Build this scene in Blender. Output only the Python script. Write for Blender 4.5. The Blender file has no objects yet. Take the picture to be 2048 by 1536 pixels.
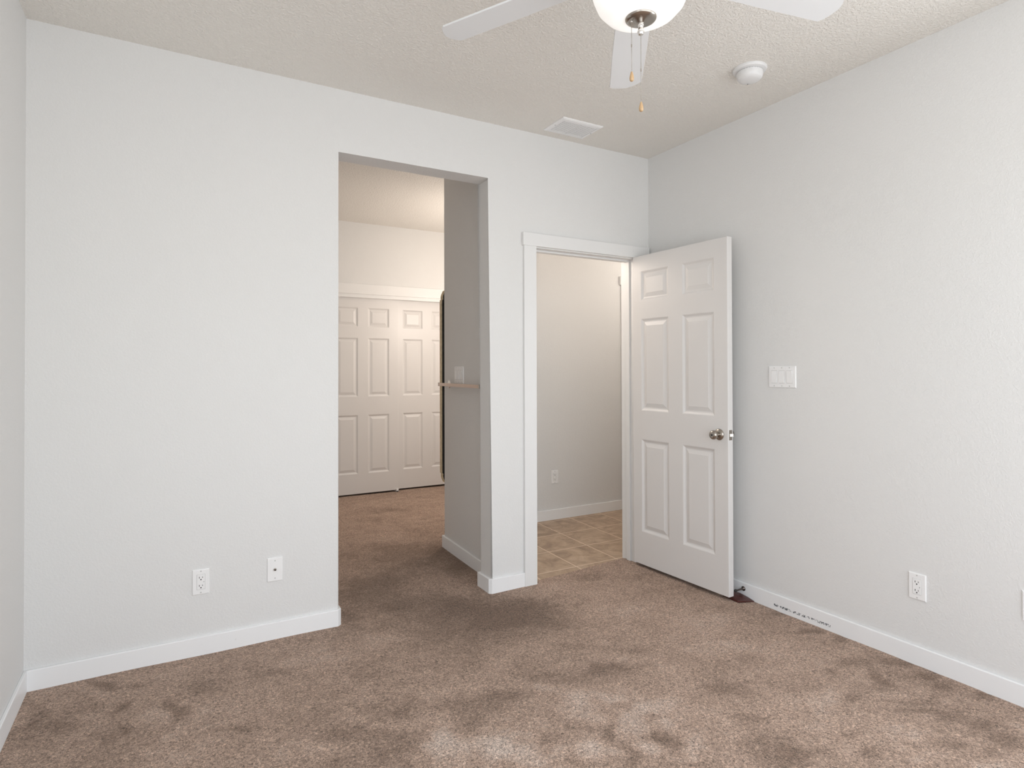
import bpy, bmesh, math, random
import numpy as np
from mathutils import Vector, Matrix

random.seed(7)
scene = bpy.context.scene
COL = scene.collection
PI = math.pi

# ------------------------------------------------------------------ camera
YAW, PITCH, ROLL = 0.519398, 0.008557, -0.002637
FOCAL_PX, EYE = 1207.555, 1.298
cam_data = bpy.data.cameras.new('camera')
cam = bpy.data.objects.new('camera', cam_data)
COL.objects.link(cam)
fwd = Vector((math.sin(YAW) * math.cos(PITCH), math.cos(YAW) * math.cos(PITCH), math.sin(PITCH)))
rgt = Vector((math.cos(YAW), -math.sin(YAW), 0))
upv = rgt.cross(fwd)
r2 = rgt * math.cos(ROLL) + upv * math.sin(ROLL)
u2 = -rgt * math.sin(ROLL) + upv * math.cos(ROLL)
mw = Matrix((r2, u2, -fwd)).transposed().to_4x4()
mw.translation = Vector((0, 0, EYE))
cam.matrix_world = mw
cam_data.sensor_width = 36
cam_data.lens = FOCAL_PX / 2048 * 36
cam_data.shift_y = -38.996 / 2048
cam_data.clip_start = 0.02
scene.camera = cam

# ------------------------------------------------------------------ world, exposure
scene.view_settings.view_transform = 'Standard'
scene.view_settings.look = 'None'
scene.view_settings.gamma = 1
scene.view_settings.use_curve_mapping = False
scene.view_settings.exposure = 0.0
world = bpy.data.worlds.new('world')
scene.world = world
world.use_nodes = True
wn = world.node_tree
wn.nodes.clear()
w_out = wn.nodes.new('ShaderNodeOutputWorld')
w_bg = wn.nodes.new('ShaderNodeBackground')
w_sky = wn.nodes.new('ShaderNodeTexSky')
w_sky.sky_type = 'NISHITA'
w_sky.sun_disc = False
w_sky.sun_elevation = math.radians(40)
w_sky.sun_rotation = math.radians(60)
w_bg.inputs['Strength'].default_value = 0.12
wn.links.new(w_sky.outputs[0], w_bg.inputs[0])
wn.links.new(w_bg.outputs[0], w_out.inputs[0])


# ------------------------------------------------------------------ lights
def area(name, loc, rot, sx, sy, power, color, spread=180):
    d = bpy.data.lights.new(name, 'AREA')
    d.shape = 'RECTANGLE'
    d.size, d.size_y = sx, sy
    d.energy = power
    d.color = color
    d.spread = math.radians(spread)
    o = bpy.data.objects.new(name, d)
    COL.objects.link(o)
    o.location = loc
    o.rotation_euler = rot
    return o


def lamp(name, loc, power, color, radius):
    d = bpy.data.lights.new(name, 'POINT')
    d.energy = power
    d.color = color
    d.shadow_soft_size = radius
    o = bpy.data.objects.new(name, d)
    COL.objects.link(o)
    o.location = loc
    return o


# daylight through the rear bedroom window; the two side windows are added as fill light
area('window_daylight', (1.15, -0.56, 1.33), (PI / 2, 0, 0), 3.0, 2.2, 57, (0.95, 0.98, 1.0))
area('right_added_fill', (2.93, 0.15, 1.5), (PI / 2, 0, PI / 2), 1.1, 1.3, 29, (0.97, 0.985, 1.0))  # added fill from an unseen opening in the right wall
area('left_added_fill', (-0.57, 0.15, 1.5), (PI / 2, 0, -PI / 2), 1.1, 1.3, 13, (0.97, 0.985, 1.0))  # added fill from an unseen opening in the left wall
# warm lamp of the closet passage, hidden behind the wall end
lamp('passage_lamp', (2.75, 4.90, 1.90), 31, (1.0, 0.885, 0.785), 0.10)
# warm lamp of the hall, hidden beside the doorway
lamp('hall_lamp', (2.12, 3.82, 2.15), 13, (1.0, 0.87, 0.76), 0.20)
lamp('hall_end_fill', (3.95, 3.75, 2.25), 9, (1.0, 0.90, 0.81), 0.20)  # added unseen light that brightens the right part of the hall wall


# ------------------------------------------------------------------ materials
def new_mat(name):
    m = bpy.data.materials.new(name)
    m.use_nodes = True
    nt = m.node_tree
    return m, nt, nt.nodes['Principled BSDF']


def node(nt, kind, **kw):
    n = nt.nodes.new(kind)
    for k, v in kw.items():
        if k in n.inputs.keys() if hasattr(n, 'inputs') else False:
            n.inputs[k].default_value = v
        else:
            setattr(n, k, v)
    return n


def coords(nt):
    return nt.nodes.new('ShaderNodeNewGeometry').outputs['Position']


def ramp(nt, fac, stops):
    r = nt.nodes.new('ShaderNodeValToRGB')
    el = r.color_ramp.elements
    el[0].position, el[0].color = stops[0]
    el[1].position, el[1].color = stops[-1]
    for pos, c in stops[1:-1]:
        e = el.new(pos)
        e.color = c
    nt.links.new(fac, r.inputs['Fac'])
    return r


def mathn(nt, op, a, b=None):
    n = nt.nodes.new('ShaderNodeMath')
    n.operation = op
    for i, v in enumerate((a, b)):
        if v is None:
            continue
        if isinstance(v, (int, float)):
            n.inputs[i].default_value = v
        else:
            nt.links.new(v, n.inputs[i])
    return n.outputs[0]


def grey(v):
    return (v, v, v, 1)


def plaster(name, col, scale, strength, dist=0.004, low=0.42, high=0.62, rough=0.75):
    """painted drywall with a sprayed knock-down texture"""
    m, nt, b = new_mat(name)
    b.inputs['Base Color'].default_value = (*col, 1)
    b.inputs['Roughness'].default_value = rough
    b.inputs['Specular IOR Level'].default_value = 0.25
    n = node(nt, 'ShaderNodeTexNoise', Scale=scale, Detail=3.0, Roughness=0.55)
    n.inputs['Distortion'].default_value = 0.7
    nt.links.new(coords(nt), n.inputs['Vector'])
    r = ramp(nt, n.outputs['Fac'], [(low, grey(0)), (high, grey(1))])
    bp = node(nt, 'ShaderNodeBump', Strength=strength, Distance=dist)
    nt.links.new(r.outputs[0], bp.inputs['Height'])
    nt.links.new(bp.outputs[0], b.inputs['Normal'])
    return m


def paint(name, col, rough=0.35, spec=0.4):
    m, nt, b = new_mat(name)
    b.inputs['Base Color'].default_value = (*col, 1)
    b.inputs['Roughness'].default_value = rough
    b.inputs['Specular IOR Level'].default_value = spec
    n = node(nt, 'ShaderNodeTexNoise', Scale=60.0, Detail=2.0)
    nt.links.new(coords(nt), n.inputs['Vector'])
    bp = node(nt, 'ShaderNodeBump', Strength=0.03, Distance=0.002)
    nt.links.new(n.outputs['Fac'], bp.inputs['Height'])
    nt.links.new(bp.outputs[0], b.inputs['Normal'])
    return m


def metal(name, col, rough):
    m, nt, b = new_mat(name)
    b.inputs['Base Color'].default_value = (*col, 1)
    b.inputs['Metallic'].default_value = 1
    n = node(nt, 'ShaderNodeTexNoise', Scale=250.0, Detail=2.0)
    nt.links.new(coords(nt), n.inputs['Vector'])
    r = nt.nodes.new('ShaderNodeMapRange')
    r.inputs['To Min'].default_value = rough * 0.8
    r.inputs['To Max'].default_value = rough * 1.25
    nt.links.new(n.outputs['Fac'], r.inputs['Value'])
    nt.links.new(r.outputs[0], b.inputs['Roughness'])
    return m


M_WALL = plaster('wall_paint', (0.79, 0.788, 0.780), 110, 0.22, dist=0.003)
M_CEIL = plaster('ceiling_paint', (0.87, 0.842, 0.795), 85, 0.5, dist=0.005)
M_BULL = plaster('jamb_paint', (0.78, 0.775, 0.765), 75, 0.45)
M_TRIM = paint('trim_enamel', (0.83, 0.83, 0.825), 0.38)
M_DOOR = paint('door_enamel', (0.755, 0.738, 0.725), 0.36)
M_PLATE = paint('plate_plastic', (0.92, 0.92, 0.92), 0.28, 0.5)
M_DARK = paint('dark_slot', (0.02, 0.02, 0.02), 0.6)
M_DUCT = paint('duct_grey', (0.16, 0.155, 0.15), 0.6)
M_SHADOWGAP = paint('screw_and_gap_shade', (0.55, 0.55, 0.54), 0.4)  # grey of the screws, also painted in as shade of gaps and slots
M_NICKEL = metal('satin_nickel', (0.41, 0.375, 0.335), 0.2)
M_BRONZE = metal('dark_bronze', (0.13, 0.11, 0.10), 0.25)
M_ROSE = metal('warm_reflection_steel', (0.70, 0.56, 0.48), 0.16)  # warm floor reflection painted into the towel bar's metal colour
M_CHROME = metal('polished_chrome', (0.86, 0.84, 0.82), 0.10)
M_BLADE = paint('fan_blade_paint', (0.73, 0.735, 0.74), 0.45)
M_FANBODY = paint('fan_body_paint', (0.84, 0.84, 0.83), 0.35)
M_PLASTIC = paint('detector_plastic', (0.82, 0.82, 0.82), 0.35)
M_RUBBER = paint('rubber_tip', (0.03, 0.028, 0.027), 0.5)
M_BACKING = paint('mirror_backing', (0.012, 0.011, 0.010), 0.7)


def make_scuffed():
    """white baseboard enamel with chipped dark marks at two places"""
    m, nt, b = new_mat('baseboard_enamel')
    b.inputs['Roughness'].default_value = 0.4
    pos = coords(nt)
    sep = nt.nodes.new('ShaderNodeSeparateXYZ')
    nt.links.new(pos, sep.inputs[0])

    def band(sock, lo, hi):
        return mathn(nt, 'MULTIPLY', mathn(nt, 'GREATER_THAN', sock, lo), mathn(nt, 'LESS_THAN', sock, hi))
    n = node(nt, 'ShaderNodeTexNoise', Scale=95.0, Detail=5.0, Roughness=0.7)
    nt.links.new(pos, n.inputs['Vector'])
    x, y, z = sep.outputs
    # chips low on the right-hand wall's board
    z_line = mathn(nt, 'ABSOLUTE', mathn(nt, 'SUBTRACT', z, 0.026))
    a = mathn(nt, 'MULTIPLY', band(x, 2.6, 3.0), band(y, 1.82, 2.14))
    a = mathn(nt, 'MULTIPLY', a, mathn(nt, 'LESS_THAN', z_line, 0.006))
    a = mathn(nt, 'MULTIPLY', a, mathn(nt, 'GREATER_THAN', n.outputs['Fac'], 0.52))
    n2 = node(nt, 'ShaderNodeTexNoise', Scale=38.0, Detail=4.0, Roughness=0.6)
    nt.links.new(pos, n2.inputs['Vector'])
    scuff = mathn(nt, 'MULTIPLY', band(y, 2.9, 3.2), band(x, 0.1, 0.65))
    scuff = mathn(nt, 'MULTIPLY', scuff, mathn(nt, 'GREATER_THAN', n2.outputs['Fac'], 0.67))
    scuff = mathn(nt, 'MULTIPLY', scuff, 0.10)
    mix = nt.nodes.new('ShaderNodeMixRGB')
    mix.inputs[1].default_value = (0.92, 0.925, 0.93, 1)
    mix.inputs[2].default_value = (0.09, 0.10, 0.11, 1)
    nt.links.new(mathn(nt, 'MAXIMUM', a, scuff), mix.inputs[0])
    nt.links.new(mix.outputs[0], b.inputs['Base Color'])
    return m


M_BASE = make_scuffed()


def make_carpet():
    m, nt, b = new_mat('carpet_pile')
    b.inputs['Roughness'].default_value = 0.95
    b.inputs['Specular IOR Level'].default_value = 0.05
    b.inputs['Sheen Weight'].default_value = 0.15
    b.inputs['Sheen Roughness'].default_value = 0.6
    pos = coords(nt)
    att = nt.nodes.new('ShaderNodeAttribute')
    att.attribute_name = 'pile_lay'
    # soft mottling of the trodden pile
    big = node(nt, 'ShaderNodeTexNoise', Scale=3.2, Detail=4.0, Roughness=0.6)
    big.inputs['Distortion'].default_value = 0.8
    nt.links.new(pos, big.inputs['Vector'])
    mid = node(nt, 'ShaderNodeTexNoise', Scale=13.0, Detail=4.0, Roughness=0.65)
    mid.inputs['Distortion'].default_value = 1.2
    nt.links.new(pos, mid.inputs['Vector'])
    # tufts
    tuft = node(nt, 'ShaderNodeTexNoise', Scale=125.0, Detail=4.0, Roughness=0.7)
    tuft.inputs['Distortion'].default_value = 1.2
    nt.links.new(pos, tuft.inputs['Vector'])
    # lay = attr + noise
    s = mathn(nt, 'SUBTRACT', big.outputs['Fac'], 0.5)
    s = mathn(nt, 'MULTIPLY', s, 0.9)
    t = mathn(nt, 'MULTIPLY', mathn(nt, 'SUBTRACT', mid.outputs['Fac'], 0.5), 1.1)
    fine = node(nt, 'ShaderNodeTexNoise', Scale=70.0, Detail=5.0, Roughness=0.75)
    nt.links.new(pos, fine.inputs['Vector'])
    f = mathn(nt, 'MULTIPLY', mathn(nt, 'SUBTRACT', fine.outputs['Fac'], 0.5), 1.5)
    lay = mathn(nt, 'ADD', att.outputs['Fac'], mathn(nt, 'ADD', mathn(nt, 'ADD', s, t), f))
    lay = mathn(nt, 'ADD', mathn(nt, 'MULTIPLY', lay, 0.5), 0.5)
    r = ramp(nt, lay, [(0.05, (0.235, 0.155, 0.110, 1)), (0.32, (0.350, 0.242, 0.180, 1)),
                       (0.55, (0.515, 0.365, 0.280, 1)), (1.0, (0.69, 0.555, 0.47, 1))])
    tr = ramp(nt, tuft.outputs['Fac'], [(0.32, grey(0.2)), (0.44, grey(0.72)), (0.54, grey(1.15)), (0.68, grey(1.8))])
    mul = nt.nodes.new('ShaderNodeVectorMath')
    mul.operation = 'MULTIPLY'
    nt.links.new(r.outputs[0], mul.inputs[0])
    nt.links.new(tr.outputs[0], mul.inputs[1])
    nt.links.new(mul.outputs[0], b.inputs['Base Color'])
    bp = node(nt, 'ShaderNodeBump', Strength=0.9, Distance=0.008)
    nt.links.new(tuft.outputs['Fac'], bp.inputs['Height'])
    nt.links.new(bp.outputs[0], b.inputs['Normal'])
    return m


def make_tile():
    m, nt, b = new_mat('floor_tile')
    pos = coords(nt)
    sep = nt.nodes.new('ShaderNodeSeparateXYZ')
    nt.links.new(pos, sep.inputs[0])
    x, y, z = sep.outputs
    xx = mathn(nt, 'SUBTRACT', x, mathn(nt, 'MULTIPLY', mathn(nt, 'SUBTRACT', y, 3.27), 0.045))
    u = mathn(nt, 'DIVIDE', mathn(nt, 'SUBTRACT', xx, 2.353 - 3.35), 0.335)
    v = mathn(nt, 'DIVIDE', mathn(nt, 'SUBTRACT', y, 3.265 - 3.575), 0.3575)

    def groove(s, w):
        f = mathn(nt, 'FRACT', s)
        d = mathn(nt, 'MINIMUM', f, mathn(nt, 'SUBTRACT', 1.0, f))
        return mathn(nt, 'LESS_THAN', d, w)
    g = mathn(nt, 'MAXIMUM', groove(u, 0.0095), groove(v, 0.009))
    cell = nt.nodes.new('ShaderNodeCombineXYZ')
    nt.links.new(mathn(nt, 'FLOOR', u), cell.inputs[0])
    nt.links.new(mathn(nt, 'FLOOR', v), cell.inputs[1])
    add = nt.nodes.new('ShaderNodeVectorMath')
    add.operation = 'MULTIPLY_ADD'
    add.inputs[1].default_value = (3.7, 5.3, 0)
    nt.links.new(cell.outputs[0], add.inputs[0])
    nt.links.new(pos, add.inputs[2])
    n = node(nt, 'ShaderNodeTexNoise', Scale=7.0, Detail=6.0, Roughness=0.65)
    n.inputs['Distortion'].default_value = 0.9
    nt.links.new(add.outputs[0], n.inputs['Vector'])
    r = ramp(nt, n.outputs['Fac'], [(0.30, (0.30, 0.205, 0.135, 1)), (0.5, (0.46, 0.33, 0.225, 1)), (0.72, (0.60, 0.46, 0.33, 1))])
    mix = nt.nodes.new('ShaderNodeMixRGB')
    mix.inputs[2].default_value = (0.82, 0.67, 0.53, 1)
    nt.links.new(g, mix.inputs[0])
    nt.links.new(r.outputs[0], mix.inputs[1])
    nt.links.new(mix.outputs[0], b.inputs['Base Color'])
    b.inputs['Roughness'].default_value = 0.42
    bp = node(nt, 'ShaderNodeBump', Strength=0.5, Distance=0.002)
    nt.links.new(mathn(nt, 'SUBTRACT', 1.0, g), bp.inputs['Height'])
    nt.links.new(bp.outputs[0], b.inputs['Normal'])
    return m


def make_wood(name, c0, c1, scale, rough):
    m, nt, b = new_mat(name)
    w = node(nt, 'ShaderNodeTexNoise', Scale=scale, Detail=5.0)
    mp = nt.nodes.new('ShaderNodeMapping')
    mp.inputs['Scale'].default_value = (1, 1, 0.15)
    nt.links.new(coords(nt), mp.inputs['Vector'])
    nt.links.new(mp.outputs[0], w.inputs['Vector'])
    r = ramp(nt, w.outputs['Fac'], [(0.3, (*c0, 1)), (0.7, (*c1, 1))])
    nt.links.new(r.outputs[0], b.inputs['Base Color'])
    b.inputs['Roughness'].default_value = rough
    return m


def make_gold():
    m, nt, b = new_mat('aged_gold_leaf')
    n = node(nt, 'ShaderNodeTexNoise', Scale=45.0, Detail=5.0)
    nt.links.new(coords(nt), n.inputs['Vector'])
    r = ramp(nt, n.outputs['Fac'], [(0.3, (0.52, 0.42, 0.25, 1)), (0.7, (0.76, 0.64, 0.43, 1))])
    nt.links.new(r.outputs[0], b.inputs['Base Color'])
    b.inputs['Metallic'].default_value = 0.1
    b.inputs['Roughness'].default_value = 0.45
    return m


def make_bowl_glass():
    """frosted white glass bowl lit from the lamps inside it"""
    m, nt, b = new_mat('lit_frosted_glass')
    b.inputs['Base Color'].default_value = (0.9, 0.89, 0.87, 1)
    b.inputs['Roughness'].default_value = 0.25
    n = node(nt, 'ShaderNodeTexNoise', Scale=9.0, Detail=3.0)
    n.inputs['Distortion'].default_value = 1.0
    nt.links.new(coords(nt), n.inputs['Vector'])
    r = ramp(nt, n.outputs['Fac'], [(0.35, (0.90, 0.87, 0.83, 1)), (0.65, (1.0, 0.985, 0.96, 1))])
    nt.links.new(r.outputs[0], b.inputs['Emission Color'])
    b.inputs['Emission Strength'].default_value = 0.52
    return m


M_CARPET = make_carpet()
M_TILE = make_tile()
M_FOB = make_wood('fob_wood', (0.42, 0.26, 0.13), (0.60, 0.41, 0.23), 120, 0.35)
M_WEDGE = make_wood('wedge_wood', (0.045, 0.012, 0.010), (0.095, 0.028, 0.022), 60, 0.3)
M_GOLD = make_gold()
M_BOWL = make_bowl_glass()
M_MIRROR = metal('mirror_silver', (0.9, 0.9, 0.9), 0.02)


# ------------------------------------------------------------------ mesh helpers
def link(name, bm, mat, parent=None, smooth=False, angle=0.6):
    me = bpy.data.meshes.new(name)
    bmesh.ops.recalc_face_normals(bm, faces=bm.faces[:])
    bm.to_mesh(me)
    bm.free()
    mats = mat if isinstance(mat, (list, tuple)) else [mat]
    for mm in mats:
        me.materials.append(mm)
    if smooth:
        me.shade_smooth()
        me.set_sharp_from_angle(angle=angle)
    o = bpy.data.objects.new(name, me)
    COL.objects.link(o)
    if parent is not None:
        o.parent = parent
    return o


def bm_box(bm, a, b, bevel=0.0, seg=2, midx=0):
    vs = [bm.verts.new((x, y, z)) for x in (a[0], b[0]) for y in (a[1], b[1]) for z in (a[2], b[2])]
    idx = [(0, 1, 3, 2), (4, 6, 7, 5), (0, 4, 5, 1), (2, 3, 7, 6), (0, 2, 6, 4), (1, 5, 7, 3)]
    fs = [bm.faces.new([vs[i] for i in f]) for f in idx]
    for f in fs:
        f.material_index = midx
    if bevel > 0:
        es = list({e for f in fs for e in f.edges})
        bmesh.ops.bevel(bm, geom=es, offset=bevel, segments=seg, profile=0.5, affect='EDGES')
    return fs


def box_obj(name, a, b, mat, parent=None, bevel=0.0):
    bm = bmesh.new()
    bm_box(bm, a, b, bevel)
    return link(name, bm, mat, parent)


def bm_prism(bm, pts, axis, lo, hi):
    """extrude a closed outline along an axis; pts are the two other coordinates in order"""
    def mk(p, t):
        if axis == 'z':
            return (p[0], p[1], t)
        if axis == 'y':
            return (p[0], t, p[1])
        return (t, p[0], p[1])
    lo_v = [bm.verts.new(mk(p, lo)) for p in pts]
    hi_v = [bm.verts.new(mk(p, hi)) for p in pts]
    n = len(pts)
    bm.faces.new(lo_v)
    bm.faces.new(list(reversed(hi_v)))
    for i in range(n):
        j = (i + 1) % n
        bm.faces.new([lo_v[i], hi_v[i], hi_v[j], lo_v[j]])
    return lo_v, hi_v


def bm_lathe(bm, prof, center=(0, 0, 0), seg=48, axis='z', midx=0):
    """prof: list of (radius, height) along the axis"""
    rings = []
    c = Vector(center)
    for r, h in prof:
        ring = []
        if r < 1e-6:
            p = {'z': (0, 0, h), 'x': (h, 0, 0), 'y': (0, h, 0)}[axis]
            ring = [bm.verts.new(c + Vector(p))]
        else:
            for i in range(seg):
                a = 2 * PI * i / seg
                ca, sa = r * math.cos(a), r * math.sin(a)
                p = {'z': (ca, sa, h), 'x': (h, ca, sa), 'y': (ca, h, sa)}[axis]
                ring.append(bm.verts.new(c + Vector(p)))
        rings.append(ring)
    for A, B in zip(rings, rings[1:]):
        if len(A) == 1 and len(B) == 1:
            continue
        for i in range(seg):
            j = (i + 1) % seg
            if len(A) == 1:
                f = bm.faces.new([A[0], B[i], B[j]])
            elif len(B) == 1:
                f = bm.faces.new([A[i], B[0], A[j]])
            else:
                f = bm.faces.new([A[i], B[i], B[j], A[j]])
            f.material_index = midx
    for ring in (rings[0], rings[-1]):
        if len(ring) > 1:
            f = bm.faces.new(ring)
            f.material_index = midx


def lathe_obj(name, prof, center, mat, parent=None, seg=48, axis='z', angle=0.7):
    bm = bmesh.new()
    bm_lathe(bm, prof, center, seg, axis)
    return link(name, bm, mat, parent, smooth=True, angle=angle)


def tag(o, label, cat=None, group=None, kind=None):
    o['label'] = label
    if cat:
        o['category'] = cat
    if group:
        o['group'] = group
    if kind:
        o['kind'] = kind
    return o


def struct(o, label, cat):
    return tag(o, label, cat, kind='structure')


def thing(name, loc, label, cat, rz=0.0, group=None, kind=None):
    o = bpy.data.objects.new(name, None)
    o.empty_display_size = 0.05
    COL.objects.link(o)
    o.location = loc
    o.rotation_euler = (0, 0, rz)
    return tag(o, label, cat, group, kind)


def copy_tree(src, parent=None):
    c = src.copy()
    COL.objects.link(c)
    if parent is not None:
        c.parent = parent
        c.matrix_parent_inverse = src.matrix_parent_inverse
    for ch in list(src.children):
        copy_tree(ch, c)
    return c


# ------------------------------------------------------------------ room shell
LX, RX, BY, RY = -0.502, 2.8625, 3.1187, -0.50
TH = 0.135
CZ, PZ = 2.74, 2.82         # bedroom ceiling, passage ceiling
OX0, OX1, OZ = 0.762, 1.637, 2.417
DX0, DX1, DZ = 1.950, 2.748, 2.055

# back wall with the open passage and the doorway, corners rounded over
bm = bmesh.new()
outl = [(LX - 0.1, 0), (OX0, 0), (OX0, OZ), (OX1, OZ), (OX1, 0), (DX0, 0), (DX0, DZ), (DX1, DZ), (DX1, 0),
        (4.4, 0), (4.4, 2.95), (LX - 0.1, 2.95)]
bm_prism(bm, outl, 'y', BY, BY + TH)
sel = []
for e in bm.edges:
    p, q = e.verts[0].co, e.verts[1].co
    if abs(p.y - q.y) > 1e-4:
        continue
    vert = abs(p.x - q.x) < 1e-4 and (abs(p.x - OX0) < 1e-4 or abs(p.x - OX1) < 1e-4) and abs(p.z - q.z) > 1
    hor = abs(p.z - OZ) < 1e-4 and abs(q.z - OZ) < 1e-4
    if vert or hor:
        sel.append(e)
right = [e for e in sel if abs(e.verts[0].co.x - OX1) < 1e-4 and abs(e.verts[1].co.x - OX1) < 1e-4]
rest = [e for e in sel if e not in right]
bmesh.ops.bevel(bm, geom=right, offset=0.013, segments=6, profile=0.5, affect='EDGES')
rest = [e for e in rest if e.is_valid]
bmesh.ops.bevel(bm, geom=rest, offset=0.005, segments=4, profile=0.5, affect='EDGES')
struct(link('wall_back', bm, M_WALL, smooth=True, angle=0.5), 'white textured long wall with a tall open passage and a doorway', 'wall')

sy0, sy1, sz0, sz1 = -0.40, 0.70, 0.85, 2.15


def side_wall(name, x0, x1, label):
    bm = bmesh.new()
    for a, b in (((RY, 0), (sy0, 2.95)), ((sy1, 0), (BY, 2.95)), ((sy0, 0), (sy1, sz0)), ((sy0, sz1), (sy1, 2.95))):
        bm_box(bm, (x0, a[0], a[1]), (x1, b[0], b[1]))
    struct(link(name, bm, M_WALL), label, 'wall')


def added_window(name, x0, x1, label):  # side windows are added to even out the light
    bm = bmesh.new()
    for a, b in (((sy0, sz0), (sy1, sz0 + 0.05)), ((sy0, sz1 - 0.05), (sy1, sz1)), ((sy0, sz0 + 0.05), (sy0 + 0.05, sz1 - 0.05)),
                 ((sy1 - 0.05, sz0 + 0.05), (sy1, sz1 - 0.05))):
        bm_box(bm, (x0, a[0], a[1]), (x1, b[0], b[1]), 0.003)
    struct(link(name, bm, M_TRIM), label, 'window')


side_wall('wall_left', LX - 0.1, LX, 'cream white wall at the far left edge of the room')
side_wall('wall_right', RX, RX + 0.1, 'white textured wall on the right with the switches and the outlet')
added_window('added_window_2', RX + 0.02, RX + 0.06, 'white frame of the small window added for fill light in the right wall')
added_window('added_window_3', LX - 0.06, LX - 0.02, 'white frame of the small window added for fill light in the left wall')
# rear wall behind the camera, with its window
bm = bmesh.new()
wx0, wx1, wz0, wz1 = -0.35, 2.65, 0.23, 2.43
for a, b in (((LX - 0.1, 0), (wx0, 2.95)), ((wx1, 0), (RX + 0.1, 2.95)), ((wx0, 0), (wx1, wz0)), ((wx0, wz1), (wx1, 2.95))):
    bm_box(bm, (a[0], RY - 0.1, a[1]), (b[0], RY, b[1]))
struct(link('wall_rear', bm, M_WALL), 'white rear wall around the wide bedroom window', 'wall')
bm = bmesh.new()
for a, b in (((wx0, wz0), (wx1, wz0 + 0.05)), ((wx0, wz1 - 0.05), (wx1, wz1)), ((wx0, wz0 + 0.05), (wx0 + 0.05, wz1 - 0.05)),
             ((wx1 - 0.05, wz0 + 0.05), (wx1, wz1 - 0.05)), ((1.13, wz0 + 0.05), (1.17, wz1 - 0.05))):
    bm_box(bm, (a[0], RY - 0.05, a[1]), (b[0], RY - 0.01, b[1]), 0.003)
struct(link('window_1', bm, M_TRIM), 'white two-light frame of the wide bedroom window', 'window')

# walls beyond: one block carries the passage wall, its return with the mirror, and the far wall of the hall
bm = bmesh.new()
bp_ = [(1.732, BY + TH), (1.773, 4.112), (2.30, 4.112), (2.30, 4.50), (4.4, 4.50), (4.4, 4.39), (2.42, 4.39), (2.42, 4.0),
       (1.89, 4.0), (1.89, BY + TH)]
bm_prism(bm, bp_, 'z', 0, 2.95)
sel = [e for e in bm.edges if abs(e.verts[0].co.z - e.verts[1].co.z) > 1 and abs(e.verts[0].co.x - 1.773) < 1e-3]
bmesh.ops.bevel(bm, geom=sel, offset=0.012, segments=5, profile=0.5, affect='EDGES')
struct(link('wall_passage', bm, M_WALL, smooth=True, angle=0.5), 'grey-shaded wall inside the passage and the hall wall behind it', 'wall')
struct(box_obj('wall_passage_left', (0.10, BY + TH, 0), (0.20, 6.9, 2.95), M_WALL), 'left side wall of the closet passage', 'wall')
struct(box_obj('wall_passage_right', (3.30, 4.50, 0), (3.40, 6.9, 2.95), M_WALL), 'right side wall of the closet passage', 'wall')
struct(box_obj('wall_hall_right', (4.3, BY + TH, 0), (4.4, 4.39, 2.95), M_WALL), 'end wall of the tiled hall', 'wall')
FY = 6.19                   # face of the closet wall
CX0, CX1, CDZ = 1.385, 2.882, 2.085
bm = bmesh.new()
bm_prism(bm, [(0.20, 0), (CX0, 0), (CX0, CDZ), (CX1, CDZ), (CX1, 0), (3.30, 0), (3.30, 2.95), (0.20, 2.95)], 'y', FY, FY + 0.11)
struct(link('wall_closet', bm, M_WALL), 'warm beige wall above the sliding closet doors', 'wall')
struct(box_obj('wall_closet_rear', (0.20, 6.85, 0), (3.30, 6.9, 2.95), M_WALL), 'rear wall inside the closet', 'wall')

struct(box_obj('ceiling', (LX - 0.1, RY - 0.1, CZ), (RX + 0.1, BY + 0.02, CZ + 0.08), M_CEIL), 'beige-white knockdown textured bedroom ceiling', 'ceiling')
struct(box_obj('ceiling_passage', (0.10, BY + 0.02, PZ), (3.40, 6.9, PZ + 0.08), M_CEIL), 'textured ceiling seen through the open passage', 'ceiling')
bm = bmesh.new()
bm_prism(bm, [(1.88, BY + TH), (4.4, BY + TH), (4.4, 4.40), (2.41, 4.40), (2.41, 4.01), (1.88, 4.01)], 'z', CZ, CZ + 0.06)
struct(link('ceiling_hall', bm, M_CEIL), 'ceiling of the tiled hall', 'ceiling')


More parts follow.
